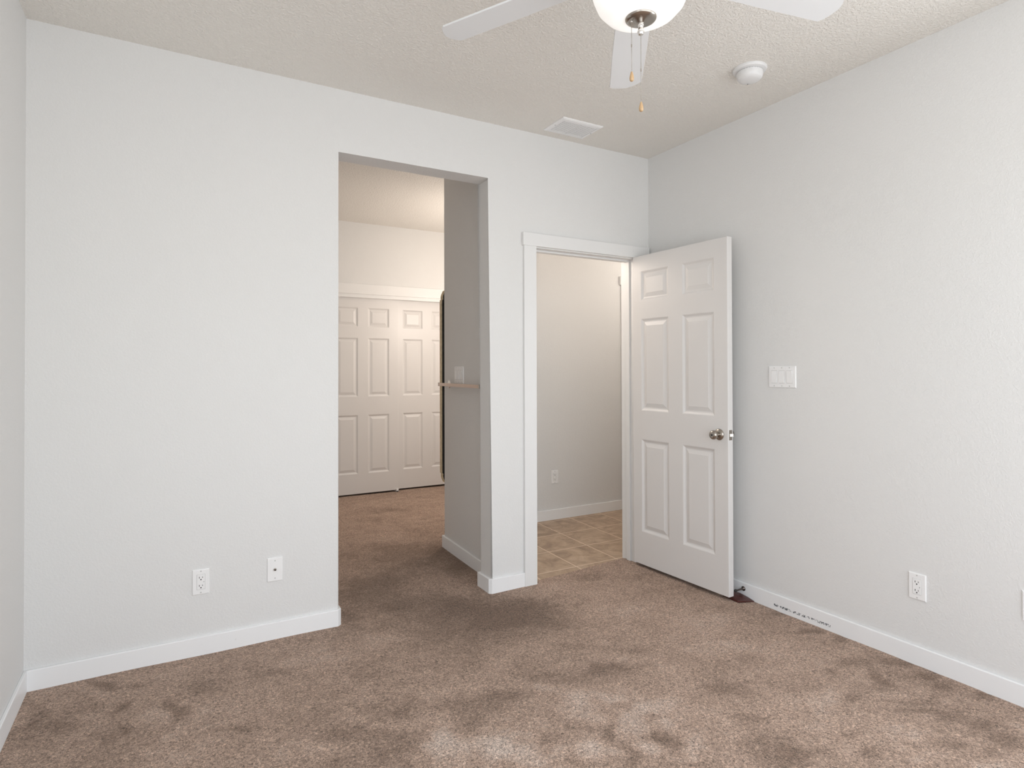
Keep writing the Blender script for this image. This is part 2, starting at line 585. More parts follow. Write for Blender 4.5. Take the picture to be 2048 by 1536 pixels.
# ------------------------------------------------------------------ carpet
# trodden / brushed patches of the pile, plus shade painted in the passage: centre, two half-axes on the floor, amount
BLOBS = [[1.559, 2.863, 0.256, -0.148, -0.102, -0.188, -1.0],
[1.264, 3.13, 0.215, -0.125, -0.066, -0.163, -0.55],
[1.718, 3.679, 0.087, -0.051, -0.123, -0.263, -0.8],
[1.688, 3.991, 0.092, -0.054, -0.096, -0.226, -0.6],
[1.404, 4.024, 0.269, -0.157, -0.104, -0.297, -0.45],
[1.056, 3.561, 0.207, -0.12, -0.089, -0.299, -0.5],
[0.829, 3.152, 0.067, -0.039, -0.039, -0.15, -0.3],
[1.272, 2.755, 0.259, -0.15, -0.069, -0.15, -0.5],
[1.637, 2.683, 0.134, -0.078, -0.078, -0.127, -0.4],
[0.989, 2.507, 0.228, -0.132, -0.063, -0.158, -0.25],
[1.171, 2.11, 0.077, -0.045, -0.021, -0.038, -0.7],
[1.055, 2.102, 0.101, -0.058, -0.025, -0.049, -0.4],
[1.613, 2.035, 0.11, -0.064, -0.041, -0.051, -0.55],
[1.701, 2.043, 0.075, -0.043, -0.033, -0.04, -0.5],
[1.663, 2.281, 0.12, -0.07, -0.04, -0.055, -0.3],
[1.398, 2.17, 0.092, -0.053, -0.031, -0.048, -0.3],
[1.863, 2.165, 0.06, -0.035, -0.026, -0.03, -0.4],
[1.384, 1.933, 0.057, -0.033, -0.044, -0.061, 0.8],
[1.378, 2.064, 0.071, -0.041, -0.03, -0.044, 0.4],
[0.986, 1.887, 0.106, -0.061, -0.038, -0.073, 0.8],
[0.831, 1.944, 0.051, -0.029, -0.036, -0.084, 0.8],
[1.064, 1.778, 0.118, -0.068, -0.035, -0.058, 0.5],
[1.554, 1.897, 0.069, -0.04, -0.023, -0.029, 0.6],
[1.608, 1.783, 0.084, -0.048, -0.028, -0.031, 0.7],
[1.603, 1.67, 0.064, -0.037, -0.031, -0.032, 0.7],
[1.475, 1.744, 0.058, -0.033, -0.033, -0.039, 0.6],
[1.285, 1.65, 0.053, -0.031, -0.036, -0.046, 0.7],
[1.422, 1.603, 0.045, -0.026, -0.047, -0.053, 0.7],
[1.551, 1.497, 0.044, -0.026, -0.051, -0.049, 0.6],
[1.66, 1.994, 0.055, -0.032, -0.021, -0.025, 0.2],
[1.331, 1.828, 0.042, -0.024, -0.03, -0.041, 0.4],
[1.303, 1.789, 0.047, -0.027, -0.021, -0.029, -0.5],
[1.391, 1.756, 0.025, -0.015, -0.056, -0.071, -0.5],
[1.359, 1.608, 0.021, -0.012, -0.068, -0.08, -0.7],
[1.533, 1.622, 0.025, -0.014, -0.068, -0.072, -0.8],
[1.519, 1.547, 0.03, -0.017, -0.039, -0.04, -0.6],
[1.589, 1.735, 0.026, -0.015, -0.032, -0.034, -0.4],
[1.16, 1.77, 0.036, -0.021, -0.021, -0.032, -0.5],
[1.224, 1.625, 0.043, -0.025, -0.022, -0.028, -0.5],
[1.536, 1.845, 0.034, -0.019, -0.023, -0.027, -0.5],
[0.599, 2.144, 0.092, -0.053, -0.016, -0.057, -0.5],
[0.775, 2.225, 0.132, -0.076, -0.022, -0.063, -0.4],
[0.942, 1.998, 0.063, -0.036, -0.038, -0.08, -0.5],
[0.679, 2.0, 0.089, -0.051, -0.022, -0.066, -0.45],
[0.497, 2.015, 0.085, -0.049, -0.012, -0.049, -0.4],
[0.674, 2.564, 0.11, -0.064, -0.015, -0.057, -0.2],
[0.427, 2.146, 0.104, -0.06, -0.013, -0.065, 0.1],
[-0.193, 3.005, 0.054, -0.031, 0.002, -0.028, -0.8],
[-0.075, 2.919, 0.045, -0.026, 0.001, -0.027, -0.4],
[-0.155, 2.802, 0.02, -0.012, 0.002, -0.041, -0.7],
[-0.131, 2.594, 0.025, -0.014, 0.002, -0.042, -0.9],
[-0.049, 2.519, 0.062, -0.036, 0.0, -0.017, -0.4],
[0.03, 2.648, 0.03, -0.017, -0.001, -0.061, -0.8],
[-0.277, 2.914, 0.051, -0.03, 0.005, -0.052, -0.4],
[-0.353, 2.764, 0.064, -0.037, 0.01, -0.076, -0.5],
[-0.2, 2.556, 0.091, -0.053, 0.004, -0.047, -0.4],
[0.137, 2.428, 0.037, -0.022, -0.001, -0.026, -0.5],
[0.215, 2.383, 0.047, -0.027, -0.003, -0.032, -0.6],
[0.12, 2.77, 0.106, -0.061, -0.002, -0.051, -0.3],
[0.391, 2.802, 0.075, -0.043, -0.005, -0.037, -0.3],
[-0.336, 2.867, 0.033, -0.019, 0.005, -0.041, -0.3],
[-0.439, 2.85, 0.032, -0.019, 0.024, -0.154, -0.4],
[-0.052, 2.664, 0.049, -0.028, 0.001, -0.053, 0.3],
[-0.249, 2.778, 0.039, -0.023, 0.004, -0.04, 0.3],
[-0.003, 2.363, 0.088, -0.051, 0.0, -0.042, 0.2],
[0.033, 2.984, 0.037, -0.022, -0.0, -0.029, -0.3],
[2.773, 1.852, 0.038, -0.022, -0.031, -0.021, -0.7],
[2.831, 1.735, 0.046, -0.026, -0.026, -0.016, -0.6],
[2.869, 2.118, 0.046, -0.027, -0.035, -0.026, -0.5],
[2.474, 1.606, 0.037, -0.022, -0.024, -0.016, -0.5],
[2.62, 1.562, 0.076, -0.044, -0.035, -0.021, -0.5],
[2.605, 1.447, 0.036, -0.021, -0.05, -0.027, -0.8],
[2.819, 1.5, 0.096, -0.056, -0.048, -0.025, -0.6],
[2.786, 1.342, 0.054, -0.031, -0.062, -0.029, -0.8],
[2.769, 1.26, 0.046, -0.026, -0.043, -0.019, -0.7],
[2.581, 1.261, 0.068, -0.039, -0.038, -0.019, -0.5],
[2.479, 1.32, 0.044, -0.025, -0.022, -0.012, -0.6],
[2.471, 1.225, 0.065, -0.038, -0.028, -0.014, -0.7],
[2.345, 1.389, 0.027, -0.016, -0.028, -0.016, -0.7],
[2.514, 1.144, 0.048, -0.028, -0.049, -0.022, -0.6],
[2.8, 1.135, 0.034, -0.02, -0.033, -0.013, -0.8],
[2.604, 1.056, 0.063, -0.036, -0.057, -0.023, -0.8],
[2.559, 0.979, 0.045, -0.026, -0.047, -0.018, -0.9],
[2.404, 1.004, 0.029, -0.017, -0.031, -0.013, -0.4],
[2.347, 1.085, 0.036, -0.021, -0.031, -0.014, -0.5],
[2.62, 1.158, 0.049, -0.028, -0.038, -0.017, -0.4],
[1.84, 1.362, 0.075, -0.043, -0.084, -0.062, -0.5],
[1.827, 1.277, 0.057, -0.033, -0.045, -0.032, -0.5],
[1.891, 1.504, 0.048, -0.028, -0.052, -0.041, -0.3],
[2.054, 1.176, 0.038, -0.022, -0.037, -0.021, -0.5],
[2.105, 1.275, 0.031, -0.018, -0.017, -0.01, -0.4],
[2.242, 1.457, 0.068, -0.039, -0.066, -0.042, 0.4],
[2.258, 1.186, 0.076, -0.044, -0.06, -0.031, 0.3],
[2.539, 1.371, 0.042, -0.024, -0.023, -0.013, 0.3],
[2.631, 1.232, 0.034, -0.02, -0.02, -0.009, 0.5],
[2.342, 0.95, 0.057, -0.033, -0.058, -0.023, 0.5],
[2.099, 1.384, 0.048, -0.028, -0.047, -0.031, 0.2],
[2.2, 1.062, 0.043, -0.025, -0.039, -0.018, 0.4],
[2.673, 2.573, 0.152, -0.088, -0.071, -0.068, -0.35],
[2.65, 2.887, 0.109, -0.063, -0.063, -0.068, -0.35],
[2.295, 3.04, 0.108, -0.063, -0.043, -0.057, -0.35],
[2.167, 2.776, 0.124, -0.072, -0.056, -0.072, 0.2],
[2.398, 2.241, 0.179, -0.104, -0.074, -0.069, 0.3],
[2.148, 2.536, 0.14, -0.081, -0.061, -0.071, 0.25],
[2.302, 1.91, 0.1, -0.058, -0.064, -0.053, 0.3],
[1.963, 1.704, 0.105, -0.061, -0.036, -0.031, -0.5],
[2.552, 1.885, 0.062, -0.036, -0.046, -0.034, 0.2],
[2.205, 1.752, 0.074, -0.043, -0.036, -0.028, 0.3],
[2.645, 2.328, 0.033, -0.019, -0.028, -0.024, -0.3],
[1.799, 5.433, 0.16, -0.094, -0.032, -0.095, -0.4],
[1.53, 5.159, 0.112, -0.066, -0.025, -0.084, -0.3],
[1.75, 4.652, 0.105, -0.062, -0.032, -0.085, -0.2],
[1.416, 4.514, 0.132, -0.077, -0.032, -0.104, 0.1],
[0.628, 2.823, 0.079, -0.046, -0.021, -0.095, 0.2],
[0.892, 2.847, 0.125, -0.072, -0.019, -0.062, 0.2]]


def carpet():
    step = 0.0125
    xs = np.arange(LX - 0.05, 3.35, step)
    ys = np.arange(RY - 0.05, 6.88, step)
    X, Y = np.meshgrid(xs, ys, indexing='xy')
    lay = np.zeros_like(X)
    rng = np.random.RandomState(3)

    def wob(sc, k):
        w = np.zeros_like(X)
        for _ in range(7):
            a, b, c = rng.uniform(-sc, sc), rng.uniform(-sc, sc), rng.uniform(0, 6.28)
            w += np.sin(a * X + b * Y + c)
        return w * k
    WX = X + wob(30, 0.010) + wob(90, 0.0035)
    WY = Y + wob(30, 0.010) + wob(90, 0.0035)
    for cx, cy, ax, ay, bx, by, amt in BLOBS:
        det = ax * by - ay * bx
        if abs(det) < 1e-6:
            continue
        dx, dy = WX - cx, WY - cy
        u = (dx * by - dy * bx) / det
        v = (ax * dy - ay * dx) / det
        q = u * u + v * v
        lay += 0.85 * amt * np.exp(-0.9 * q ** 1.3)
    lay = np.clip(lay, -1.1, 1.0)
    # the carpet stops at the tile line under the door and does not run into the hall
    nx, ny = len(xs), len(ys)
    line = 3.155 + (X - 1.95) * 0.106
    keep = ~((X > 1.80) & (Y > line) & (Y < 4.06)) & ~((X > 3.0) & (Y < 4.45)) & ~((X > 2.36) & (Y > 3.3) & (Y < 4.45))
    Z = lay * 0.003 + 0.0015 * np.sin(X * 9 + Y * 5)
    idx = np.arange(nx * ny).reshape(ny, nx)
    k = keep[:-1, :-1] & keep[1:, :-1] & keep[:-1, 1:] & keep[1:, 1:]
    # snap the first row past the line onto it, so the edge is straight
    snap = (X > 1.93) & (X < 2.78) & (Y > line - step) & (Y <= line)
    Y = np.where(snap, line, Y)
    quads = np.stack([idx[:-1, :-1][k], idx[:-1, 1:][k], idx[1:, 1:][k], idx[1:, :-1][k]], axis=1)
    verts = np.stack([X.ravel(), Y.ravel(), Z.ravel()], axis=1)
    me = bpy.data.meshes.new('floor')
    me.vertices.add(len(verts))
    me.vertices.foreach_set('co', verts.ravel().astype(np.float32))
    me.loops.add(quads.size)
    me.loops.foreach_set('vertex_index', quads.ravel().astype(np.int32))
    me.polygons.add(len(quads))
    me.polygons.foreach_set('loop_start', (np.arange(len(quads)) * 4).astype(np.int32))
    me.update(calc_edges=True)
    me.validate()
    at = me.attributes.new('pile_lay', 'FLOAT', 'POINT')
    at.data.foreach_set('value', lay.ravel().astype(np.float32))
    me.shade_smooth()
    me.materials.append(M_CARPET)
    bm = bmesh.new()
    bm.from_mesh(me)
    loose = [v for v in bm.verts if not v.link_faces]
    bmesh.ops.delete(bm, geom=loose, context='VERTS')
    bm.to_mesh(me)
    bm.free()
    o = bpy.data.objects.new('floor', me)
    COL.objects.link(o)
    struct(o, 'beige-brown cut pile carpet with darker trodden patches and some painted shade', 'floor')


carpet()
bm = bmesh.new()
bm_prism(bm, [(1.80, 3.10), (2.90, 3.16), (4.4, 3.16), (4.4, 4.45), (1.80, 4.45)], 'z', -0.03, -0.004)
struct(link('floor_hall', bm, M_TILE), 'tan ceramic tile floor of the hall beyond the door', 'floor')
struct(box_obj('floor_slab', (-0.7, -0.7, -0.16), (4.5, 7.0, -0.04), M_WALL), 'concrete slab below the floor coverings', 'floor')

# ------------------------------------------------------------------ baseboards
BH, BT = 0.083, 0.013


def base_run(name, pts, label, h=BH):
    """pts: plan outline of the board"""
    bm = bmesh.new()
    bm_prism(bm, pts, 'z', -0.01, h)
    sel = [e for e in bm.edges if e.verts[0].co.z > h - 1e-4 and e.verts[1].co.z > h - 1e-4]
    bmesh.ops.bevel(bm, geom=sel, offset=0.003, segments=2, profile=0.5, affect='EDGES')
    return struct(link(name, bm, M_BASE), label, 'baseboard')


F = BY
base_run('baseboard_left', [(LX, RY), (LX + BT, RY), (LX + BT, F - BT), (LX, F)], 'white baseboard along the left wall')
base_run('baseboard_back', [(LX, F), (LX + BT, F - BT), (OX0 - 0.004, F - BT), (OX0 + BT, F + 0.004), (OX0 + BT, F + TH), (OX0, F + TH),
                            (OX0, F + 0.012), (OX0 - 0.012, F)], 'long white baseboard with scuffs, left of the open passage')
base_run('baseboard_column', [(OX1, F + 0.012), (OX1 + 0.012, F), (1.861, F), (1.861, F - BT), (OX1 + 0.002, F - BT), (OX1 - BT, F + 0.002),
                              (OX1 - BT, F + TH + BT), (1.73, F + TH + BT), (1.73, F + TH), (OX1, F + TH)],
         'white baseboard wrapping the column between passage and doorway')
base_run('baseboard_right', [(RX, RY), (RX, F), (RX - BT, F - 0.0), (RX - BT, RY)], 'white baseboard with dark chips along the right wall')
base_run('baseboard_passage', [(1.7335, F + TH + BT), (1.774, 4.105), (1.774, 4.112), (2.28, 4.112), (2.28, 4.125), (1.761, 4.125), (1.7205, F + TH + BT)],
         'baseboard under the towel bar inside the passage')
base_run('baseboard_hall', [(2.42, 4.39), (2.42, 4.377), (3.78, 4.377), (3.78, 4.39)], 'white baseboard of the tiled hall')
base_run('baseboard_closet', [(0.2, FY), (0.2, FY - BT), (CX0 - 0.07, FY - BT), (CX0 - 0.07, FY)], 'baseboard left of the sliding closet doors')

# ------------------------------------------------------------------ door casings and linings
bm = bmesh.new()
bm_box(bm, (1.861, F - 0.017, -0.01), (1.947, F, 2.050), 0.0015)
bm_box(bm, (1.851, F - 0.023, 2.046), (2.850, F, 2.124), 0.0015)
bm_box(bm, (2.752, F - 0.017, -0.01), (2.838, F, 2.050), 0.0015)
# lining
bm_box(bm, (1.934, F - 0.002, -0.01), (1.953, F + TH + 0.004, 2.056), 0.001)
bm_box(bm, (2.738, F - 0.002, -0.01), (2.757, F + TH + 0.004, 2.056), 0.001)
bm_box(bm, (1.953, F - 0.002, 2.040), (2.738, F + TH + 0.004, 2.058), 0.001)
# stops
bm_box(bm, (1.953, F + 0.047, -0.01), (1.964, F + 0.082, 2.040), 0.001)
bm_box(bm, (2.727, F + 0.047, -0.01), (2.738, F + 0.082, 2.040), 0.001)
bm_box(bm, (1.964, F + 0.047, 2.029), (2.727, F + 0.082, 2.040), 0.001)
cas = struct(link('trim_1', bm, M_TRIM), 'flat white craftsman casing and lining of the open bedroom doorway', 'door trim')
bm = bmesh.new()
bm_lathe(bm, [(0.0, 0), (0.004, 0.0), (0.004, 0.006), (0.0, 0.008)], (1.953, F + 0.018, 1.176), 12, 'x')
tag(link('screw', bm, M_NICKEL, cas, smooth=True), 'small metal screw head in the lining')
# casing of the next hall door
bm = bmesh.new()
bm_box(bm, (3.683, 4.37, 0.083), (3.77, 4.39, 2.09), 0.0015)
bm_box(bm, (3.663, 4.365, 2.086), (4.30, 4.39, 2.165), 0.0015)
struct(link('trim_2', bm, M_TRIM), 'white casing of another door further along the hall', 'door trim')
# closet trim
bm = bmesh.new()
bm_box(bm, (CX0 - 0.09, FY - 0.02, 2.083), (CX1 + 0.09, FY, 2.187), 0.0015)
bm_box(bm, (CX0 - 0.07, FY - 0.017, -0.01), (CX0 + 0.003, FY, 2.083), 0.0015)
bm_box(bm, (CX1 - 0.003, FY - 0.017, -0.01), (CX1 + 0.07, FY, 2.083), 0.0015)
bm_box(bm, (CX0, FY - 0.006, 2.046), (CX1, FY + 0.018, 2.084), 0.001)
bm_box(bm, (CX0, FY + 0.018, 2.060), (CX1, FY + 0.10, 2.084), 0.001)
struct(link('trim_3', bm, M_TRIM), 'flat white head trim and track fascia over the sliding closet doors', 'door trim')


# ------------------------------------------------------------------ six-panel doors
def panel_slab(bm, W, Hh, T, xs, zs, bevel=0.002):
    """six-panel slab: x 0..W, z 0..Hh, y 0 (front) .. T (rear); xs, zs are the panel spans"""
    def face_side(y0, s):
        xl = [0.0] + [v for p in xs for v in p] + [W]
        zl = [0.0] + [v for p in zs for v in p] + [Hh]
        vmap = {}

        def V(x, z, d=0.0):
            k = (round(x, 5), round(z, 5), round(d, 5))
            if k not in vmap:
                vmap[k] = bm.verts.new((x, y0 + s * d, z))
            return vmap[k]
        for i in range(len(xl) - 1):
            for j in range(len(zl) - 1):
                x0, x1, z0, z1 = xl[i], xl[i + 1], zl[j], zl[j + 1]
                if i % 2 == 1 and j % 2 == 1:
                    rings = [(0, 0), (0.004, 0.0015), (0.014, 0.0085), (0.021, 0.0100), (0.026, 0.0090), (0.045, 0.0030), (0.047, 0.0020)]
                    prev = None
                    for ins, d in rings:
                        cur = [V(x0 + ins, z0 + ins, d), V(x1 - ins, z0 + ins, d), V(x1 - ins, z1 - ins, d), V(x0 + ins, z1 - ins, d)]
                        if prev:
                            for k in range(4):
                                bm.faces.new([prev[k], prev[(k + 1) % 4], cur[(k + 1) % 4], cur[k]])
                        prev = cur
                    bm.faces.new(prev)
                else:
                    bm.faces.new([V(x0, z0), V(x1, z0), V(x1, z1), V(x0, z1)])
        return vmap, xl, zl
    fm, xl, zl = face_side(0.0, 1)
    rm, _, _ = face_side(T, -1)

    def rim(keys):
        for a, b in zip(keys, keys[1:]):
            bm.faces.new([fm[a], fm[b], rm[b], rm[a]])
    k = lambda x, z: (round(x, 5), round(z, 5), 0.0)
    rim([k(x, 0.0) for x in xl])
    rim([k(x, Hh) for x in xl])
    rim([k(0.0, z) for z in zl])
    rim([k(W, z) for z in zl])
    bmesh.ops.recalc_face_normals(bm, faces=bm.faces[:])
    rims = []
    for e in bm.edges:
        if len(e.link_faces) == 2 and e.calc_face_angle(0) > 1.4:
            c = (e.verts[0].co + e.verts[1].co) / 2
            if c.x < 1e-4 or c.x > W - 1e-4 or c.z < 1e-4 or c.z > Hh - 1e-4:
                rims.append(e)
    bmesh.ops.bevel(bm, geom=rims, offset=bevel, segments=2, profile=0.5, affect='EDGES')


ZS = [(0.215, 0.820), (1.008, 1.608), (1.728, 1.921)]     # above the slab's foot
DW, DT, DH = 0.762, 0.041, 2.024
# local frame: x from the free edge towards the hinges, y into the slab, z up
fx, fy = 2.7275, 2.336
hx, hy = 2.702, 3.098
ang = math.atan2(hy - fy, hx - fx)          # direction free -> hinge
door = thing('door_1', (fx, fy, 0.021), 'white six-panel door standing open against the right wall', 'door', rz=ang, kind='structure')
bm = bmesh.new()
panel_slab(bm, DW, DH, DT, [(0.093, 0.333), (0.445, 0.685)], ZS, 0.003)
bmesh.ops.transform(bm, matrix=Matrix.Scale(-1, 4, (0, 1, 0)), verts=bm.verts[:])
door_slab = link('door_slab', bm, M_DOOR, door)


def knob(parent, side):
    bm = bmesh.new()
    s = -side
    yb = 0.0 if side > 0 else -DT
    prof = [(0.0, 0.0), (0.032, 0.0), (0.033, 0.003), (0.031, 0.007), (0.024, 0.011), (0.014, 0.014), (0.0125, 0.024), (0.0135, 0.029),
            (0.019, 0.034), (0.0245, 0.041), (0.0265, 0.048), (0.0255, 0.055), (0.021, 0.061), (0.013, 0.064), (0.0095, 0.0645), (0.009, 0.0635), (0.0, 0.0635)]
    bm_lathe(bm, [(r, side * h) for r, h in prof], (0.060, yb, 0.906), 40, 'y')
    return link('door_knob', bm, M_NICKEL, parent, smooth=True, angle=0.8)


k1 = knob(door, 1)
bm = bmesh.new()
bm_lathe(bm, [(0.0, 0.0632), (0.0052, 0.0632), (0.0052, 0.0648), (0.0, 0.0650)], (0.060, 0, 0.906), 16, 'y')
tag(link('release_hole', bm, M_DARK, k1), 'dark round release hole in the knob face')
knob(door, -1)
bm = bmesh.new()
bm_box(bm, (-0.0015, -DT / 2 - 0.0125, 0.906 - 0.0285), (0.002, -DT / 2 + 0.0125, 0.906 + 0.0285), 0.001)
lp = tag(link('latch_plate', bm, M_NICKEL, door), 'metal latch plate in the door edge')
bm = bmesh.new()
bm_prism(bm, [(0.0, -0.0085), (-0.012, -0.0085), (-0.003, 0.0085), (0.0, 0.0085)], 'z', 0.906 - 0.008, 0.906 + 0.008)
bmesh.ops.translate(bm, vec=(-0.001, -DT / 2, 0), verts=bm.verts[:])
link('latch_bolt', bm, M_CHROME, lp)
for hz in (0.20, 1.00, 1.80):
    bm = bmesh.new()
    bm_lathe(bm, [(0.0, -0.045), (0.0055, -0.045), (0.0055, 0.045), (0.0, 0.045)], (DW + 0.008, -DT - 0.004, hz), 14)
    bm_box(bm, (DW - 0.001, -DT + 0.002, hz - 0.044), (DW + 0.003, -0.008, hz + 0.044), 0.0005)
    link('hinge', bm, M_NICKEL, door, smooth=True)

# sliding closet doors
ZC = [(0.205, 0.815), (1.003, 1.615), (1.728, 1.930)]


def closet_door(name, x0, y0, label):
    bm = bmesh.new()
    panel_slab(bm, 0.762, 2.034, 0.035, [(0.101, 0.330), (0.434, 0.663)], ZC, 0.002)
    o = link(name, bm, M_DOOR)
    o.location = (x0, y0, 0.018)
    return struct(o, label, 'door')


closet_door('door_2', 1.390, FY + 0.030, 'left sliding six-panel closet door, in front of the other')
closet_door('door_3', 2.116, FY + 0.070, 'right sliding six-panel closet door, partly behind the gold mirror')
bm = bmesh.new()
bm_box(bm, (2.125, FY + 0.012, -0.002), (2.150, FY + 0.11, 0.012), 0.002)
bm_box(bm, (2.125, FY + 0.012, -0.002), (2.150, FY + 0.027, 0.034), 0.002)
tag(link('door_guide', bm, M_PLATE), 'small white plastic floor guide between the closet doors', 'door guide')


# ------------------------------------------------------------------ wall plates (local: x across, z up, y=0 on the wall, front at -y)
def plate_base(parent, w, h, holes=True, name='cover_plate'):
    bm = bmesh.new()
    fs = bm_box(bm, (-w / 2, -0.006, -h / 2), (w / 2, 0.0, h / 2))
    front = [e for e in bm.edges if all(v.co.y < -0.005 for v in e.verts)]
    bmesh.ops.bevel(bm, geom=front, offset=0.0035, segments=3, profile=0.5, affect='EDGES')
    return link(name, bm, M_PLATE, parent)


def screw_at(parent, x, z, y=-0.0065):
    bm = bmesh.new()
    bm_lathe(bm, [(0.0, y - 0.0006), (0.0028, y - 0.0003), (0.003, y + 0.001), (0.0, y + 0.001)], (x, 0, z), 12, 'y')
    return link('screw', bm, M_SHADOWGAP, parent, smooth=True)


def make_outlet(label, buttons=False):
    t = thing('wall_outlet', (0, 0, 0), label, 'outlet')
    plate_base(t, 0.070, 0.1145)
    bm = bmesh.new()
    # recess line around the insert, then the insert itself
    bm_box(bm, (-0.0175, -0.0066, -0.0345), (0.0175, -0.004, 0.0345), 0.0, midx=0)
    gap = link('insert_gap', bm, M_SHADOWGAP, t)
    bm = bmesh.new()
    bm_box(bm, (-0.0165, -0.0078, -0.0335), (0.0165, -0.005, 0.0335), 0.0008)
    rec = link('receptacle', bm, M_PLATE, t)
    for s in (1, -1):
        bm = bmesh.new()
        zc = 0.0185 * s + 0.002
        bm_box(bm, (-0.0078, -0.0082, zc - 0.0036), (-0.0054, -0.0070, zc + 0.0042))
        bm_box(bm, (0.0054, -0.0082, zc - 0.0030), (0.0074, -0.0070, zc + 0.0036))
        bm_lathe(bm, [(0.0, -0.0082), (0.0028, -0.0082), (0.0028, -0.0070), (0.0, -0.0070)], (0, 0, zc - 0.0095), 14, 'y')
        link('socket_slots', bm, M_DARK, rec)
    if buttons:
        bm = bmesh.new()
        bm_box(bm, (0.0108, -0.0084, -0.0022), (0.0128, -0.0070, 0.0008))
        link('indicator', bm, M_DARK, rec)
    screw_at(t, 0, 0.0485)
    screw_at(t, 0, -0.0485)
    return t


def place(t, x, y, z, rz):
    t.location = (x, y, z)
    t.rotation_euler = (0, 0, rz)
    return t


def relabel(t, label):
    t['label'] = label
    return t


O1 = place(make_outlet('white double power outlet low on the long wall, near its left corner', True), 0.1375, F, 0.331, 0)
O1['group'] = 'wall outlets'
O2 = place(relabel(copy_tree(O1), 'white double power outlet low on the right wall, right of the open door'), RX, 1.425, 0.3425, -PI / 2)
O3 = place(relabel(copy_tree(O1), 'white double power outlet on the hall wall, seen through the doorway'), 2.9335, 4.39, 0.3645, 0)
O4 = place(relabel(copy_tree(O1), 'white wall plate cut off by the right edge of the photo'), RX, 1.0155, 0.3865, -PI / 2)

# coax plate
cx = thing('cable_plate', (0.4565, F, 0.335), 'white blank plate with a small cable jack, between outlet and passage', 'cable plate')
plate_base(cx, 0.070, 0.1145)
bm = bmesh.new()
bm_lathe(bm, [(0.0, -0.016), (0.0022, -0.016), (0.0045, -0.0158), (0.0045, -0.009), (0.0062, -0.009), (0.0062, -0.005), (0.0, -0.005)], (0, 0, 0), 16, 'y')
jk = link('cable_jack', bm, M_NICKEL, cx, smooth=True)
bm = bmesh.new()
bm_lathe(bm, [(0.0, -0.0164), (0.003, -0.0164), (0.003, -0.0155), (0.0, -0.0155)], (0, 0, 0), 12, 'y')
link('jack_hole', bm, M_DARK, jk)
screw_at(cx, 0, 0.042)
screw_at(cx, 0, -0.042)


def make_switch(label):
    t = thing('light_switch', (0, 0, 0), label, 'light switch', group='three-gang light switches')
    plate_base(t, 0.163, 0.1145)
    for k, tilt in ((-1, -1), (0, -1), (1, 1)):
        bm = bmesh.new()
        bm_box(bm, (k * 0.046 - 0.0175, -0.0064, -0.0345), (k * 0.046 + 0.0175, -0.004, 0.0345))
        link('rocker_gap', bm, M_SHADOWGAP, t)
        bm = bmesh.new()
        x0, x1 = k * 0.046 - 0.0163, k * 0.046 + 0.0163
        up = -0.0068 if tilt < 0 else -0.0110
        dn = -0.0110 if tilt < 0 else -0.0068
        bm_prism(bm, [(-0.004, -0.0330), (dn, -0.0330), (-0.0086, 0.0), (up, 0.0330), (-0.004, 0.0330)], 'x', x0, x1)
        link('rocker', bm, M_PLATE, t)
        screw_at(t, k * 0.046, 0.0485)
        screw_at(t, k * 0.046, -0.0485)
    return t


S1 = make_switch('white three-rocker light switch on the right wall beside the open door')
place(S1, RX, 2.0885, 1.2555, -PI / 2)
S2 = relabel(copy_tree(S1), 'white three-rocker light switch on the passage wall above the towel bar')
pang = math.atan2(4.112 - (BY + TH), 1.773 - 1.732)
place(S2, 1.7595, 3.811, 1.263, pang + PI)


# ------------------------------------------------------------------ towel bar on the passage wall (local x along the wall, y out of the wall = -y)
tb = thing('towel_bar', (1.7580, 3.68, 1.194), 'square polished metal towel bar on the shaded passage wall', 'towel bar', rz=pang + PI)
box_obj('rail', (-0.352, -0.078, -0.011), (0.362, -0.058, 0.011), M_ROSE, tb, 0.001)
for sx in (-0.325, 0.335):
    bm = bmesh.new()
    bm_lathe(bm, [(0.0, 0.0), (0.030, 0.0), (0.030, -0.007), (0.025, -0.011), (0.012, -0.016), (0.009, -0.030), (0.009, -0.060), (0.0, -0.060)], (sx, 0, 0), 28, 'y')
    link('post', bm, M_CHROME, tb, smooth=True)
for sx in (-0.352, 0.362):
    s = 1 if sx > 0 else -1
    box_obj('end_cap', (min(sx, sx + s * 0.008), -0.0795, -0.0125), (max(sx, sx + s * 0.008), -0.0565, 0.0125), M_NICKEL, tb, 0.0015)

# ------------------------------------------------------------------ mirror on the return wall, only its edge shows
mr = thing('wall_mirror', (2.02, 4.112, 1.175), 'tall gold-framed mirror seen edge-on behind the passage wall end', 'mirror')


def mirror_outline(grow=0.0):
    w, zt = 0.254 + grow, 0.640 + grow
    half = [(-w, 0.0), (-w, zt - 0.02), (-w + 0.001, zt), (-w + 0.009, zt + 0.008), (-w + 0.007, zt + 0.020), (-w + 0.009, zt + 0.034),
            (-w + 0.013, zt + 0.046), (-w + 0.018, zt + 0.056), (-w + 0.023, zt + 0.070), (-w + 0.045, zt + 0.082), (-w + 0.090, zt + 0.092),
            (-w + 0.110, zt + 0.115), (-w + 0.17, zt + 0.145), (0.0, zt + 0.16)]
    top = half + [(-x, z) for x, z in reversed(half[:-1])]
    return top + [(x, -z) for x, z in reversed(top[1:-1])]


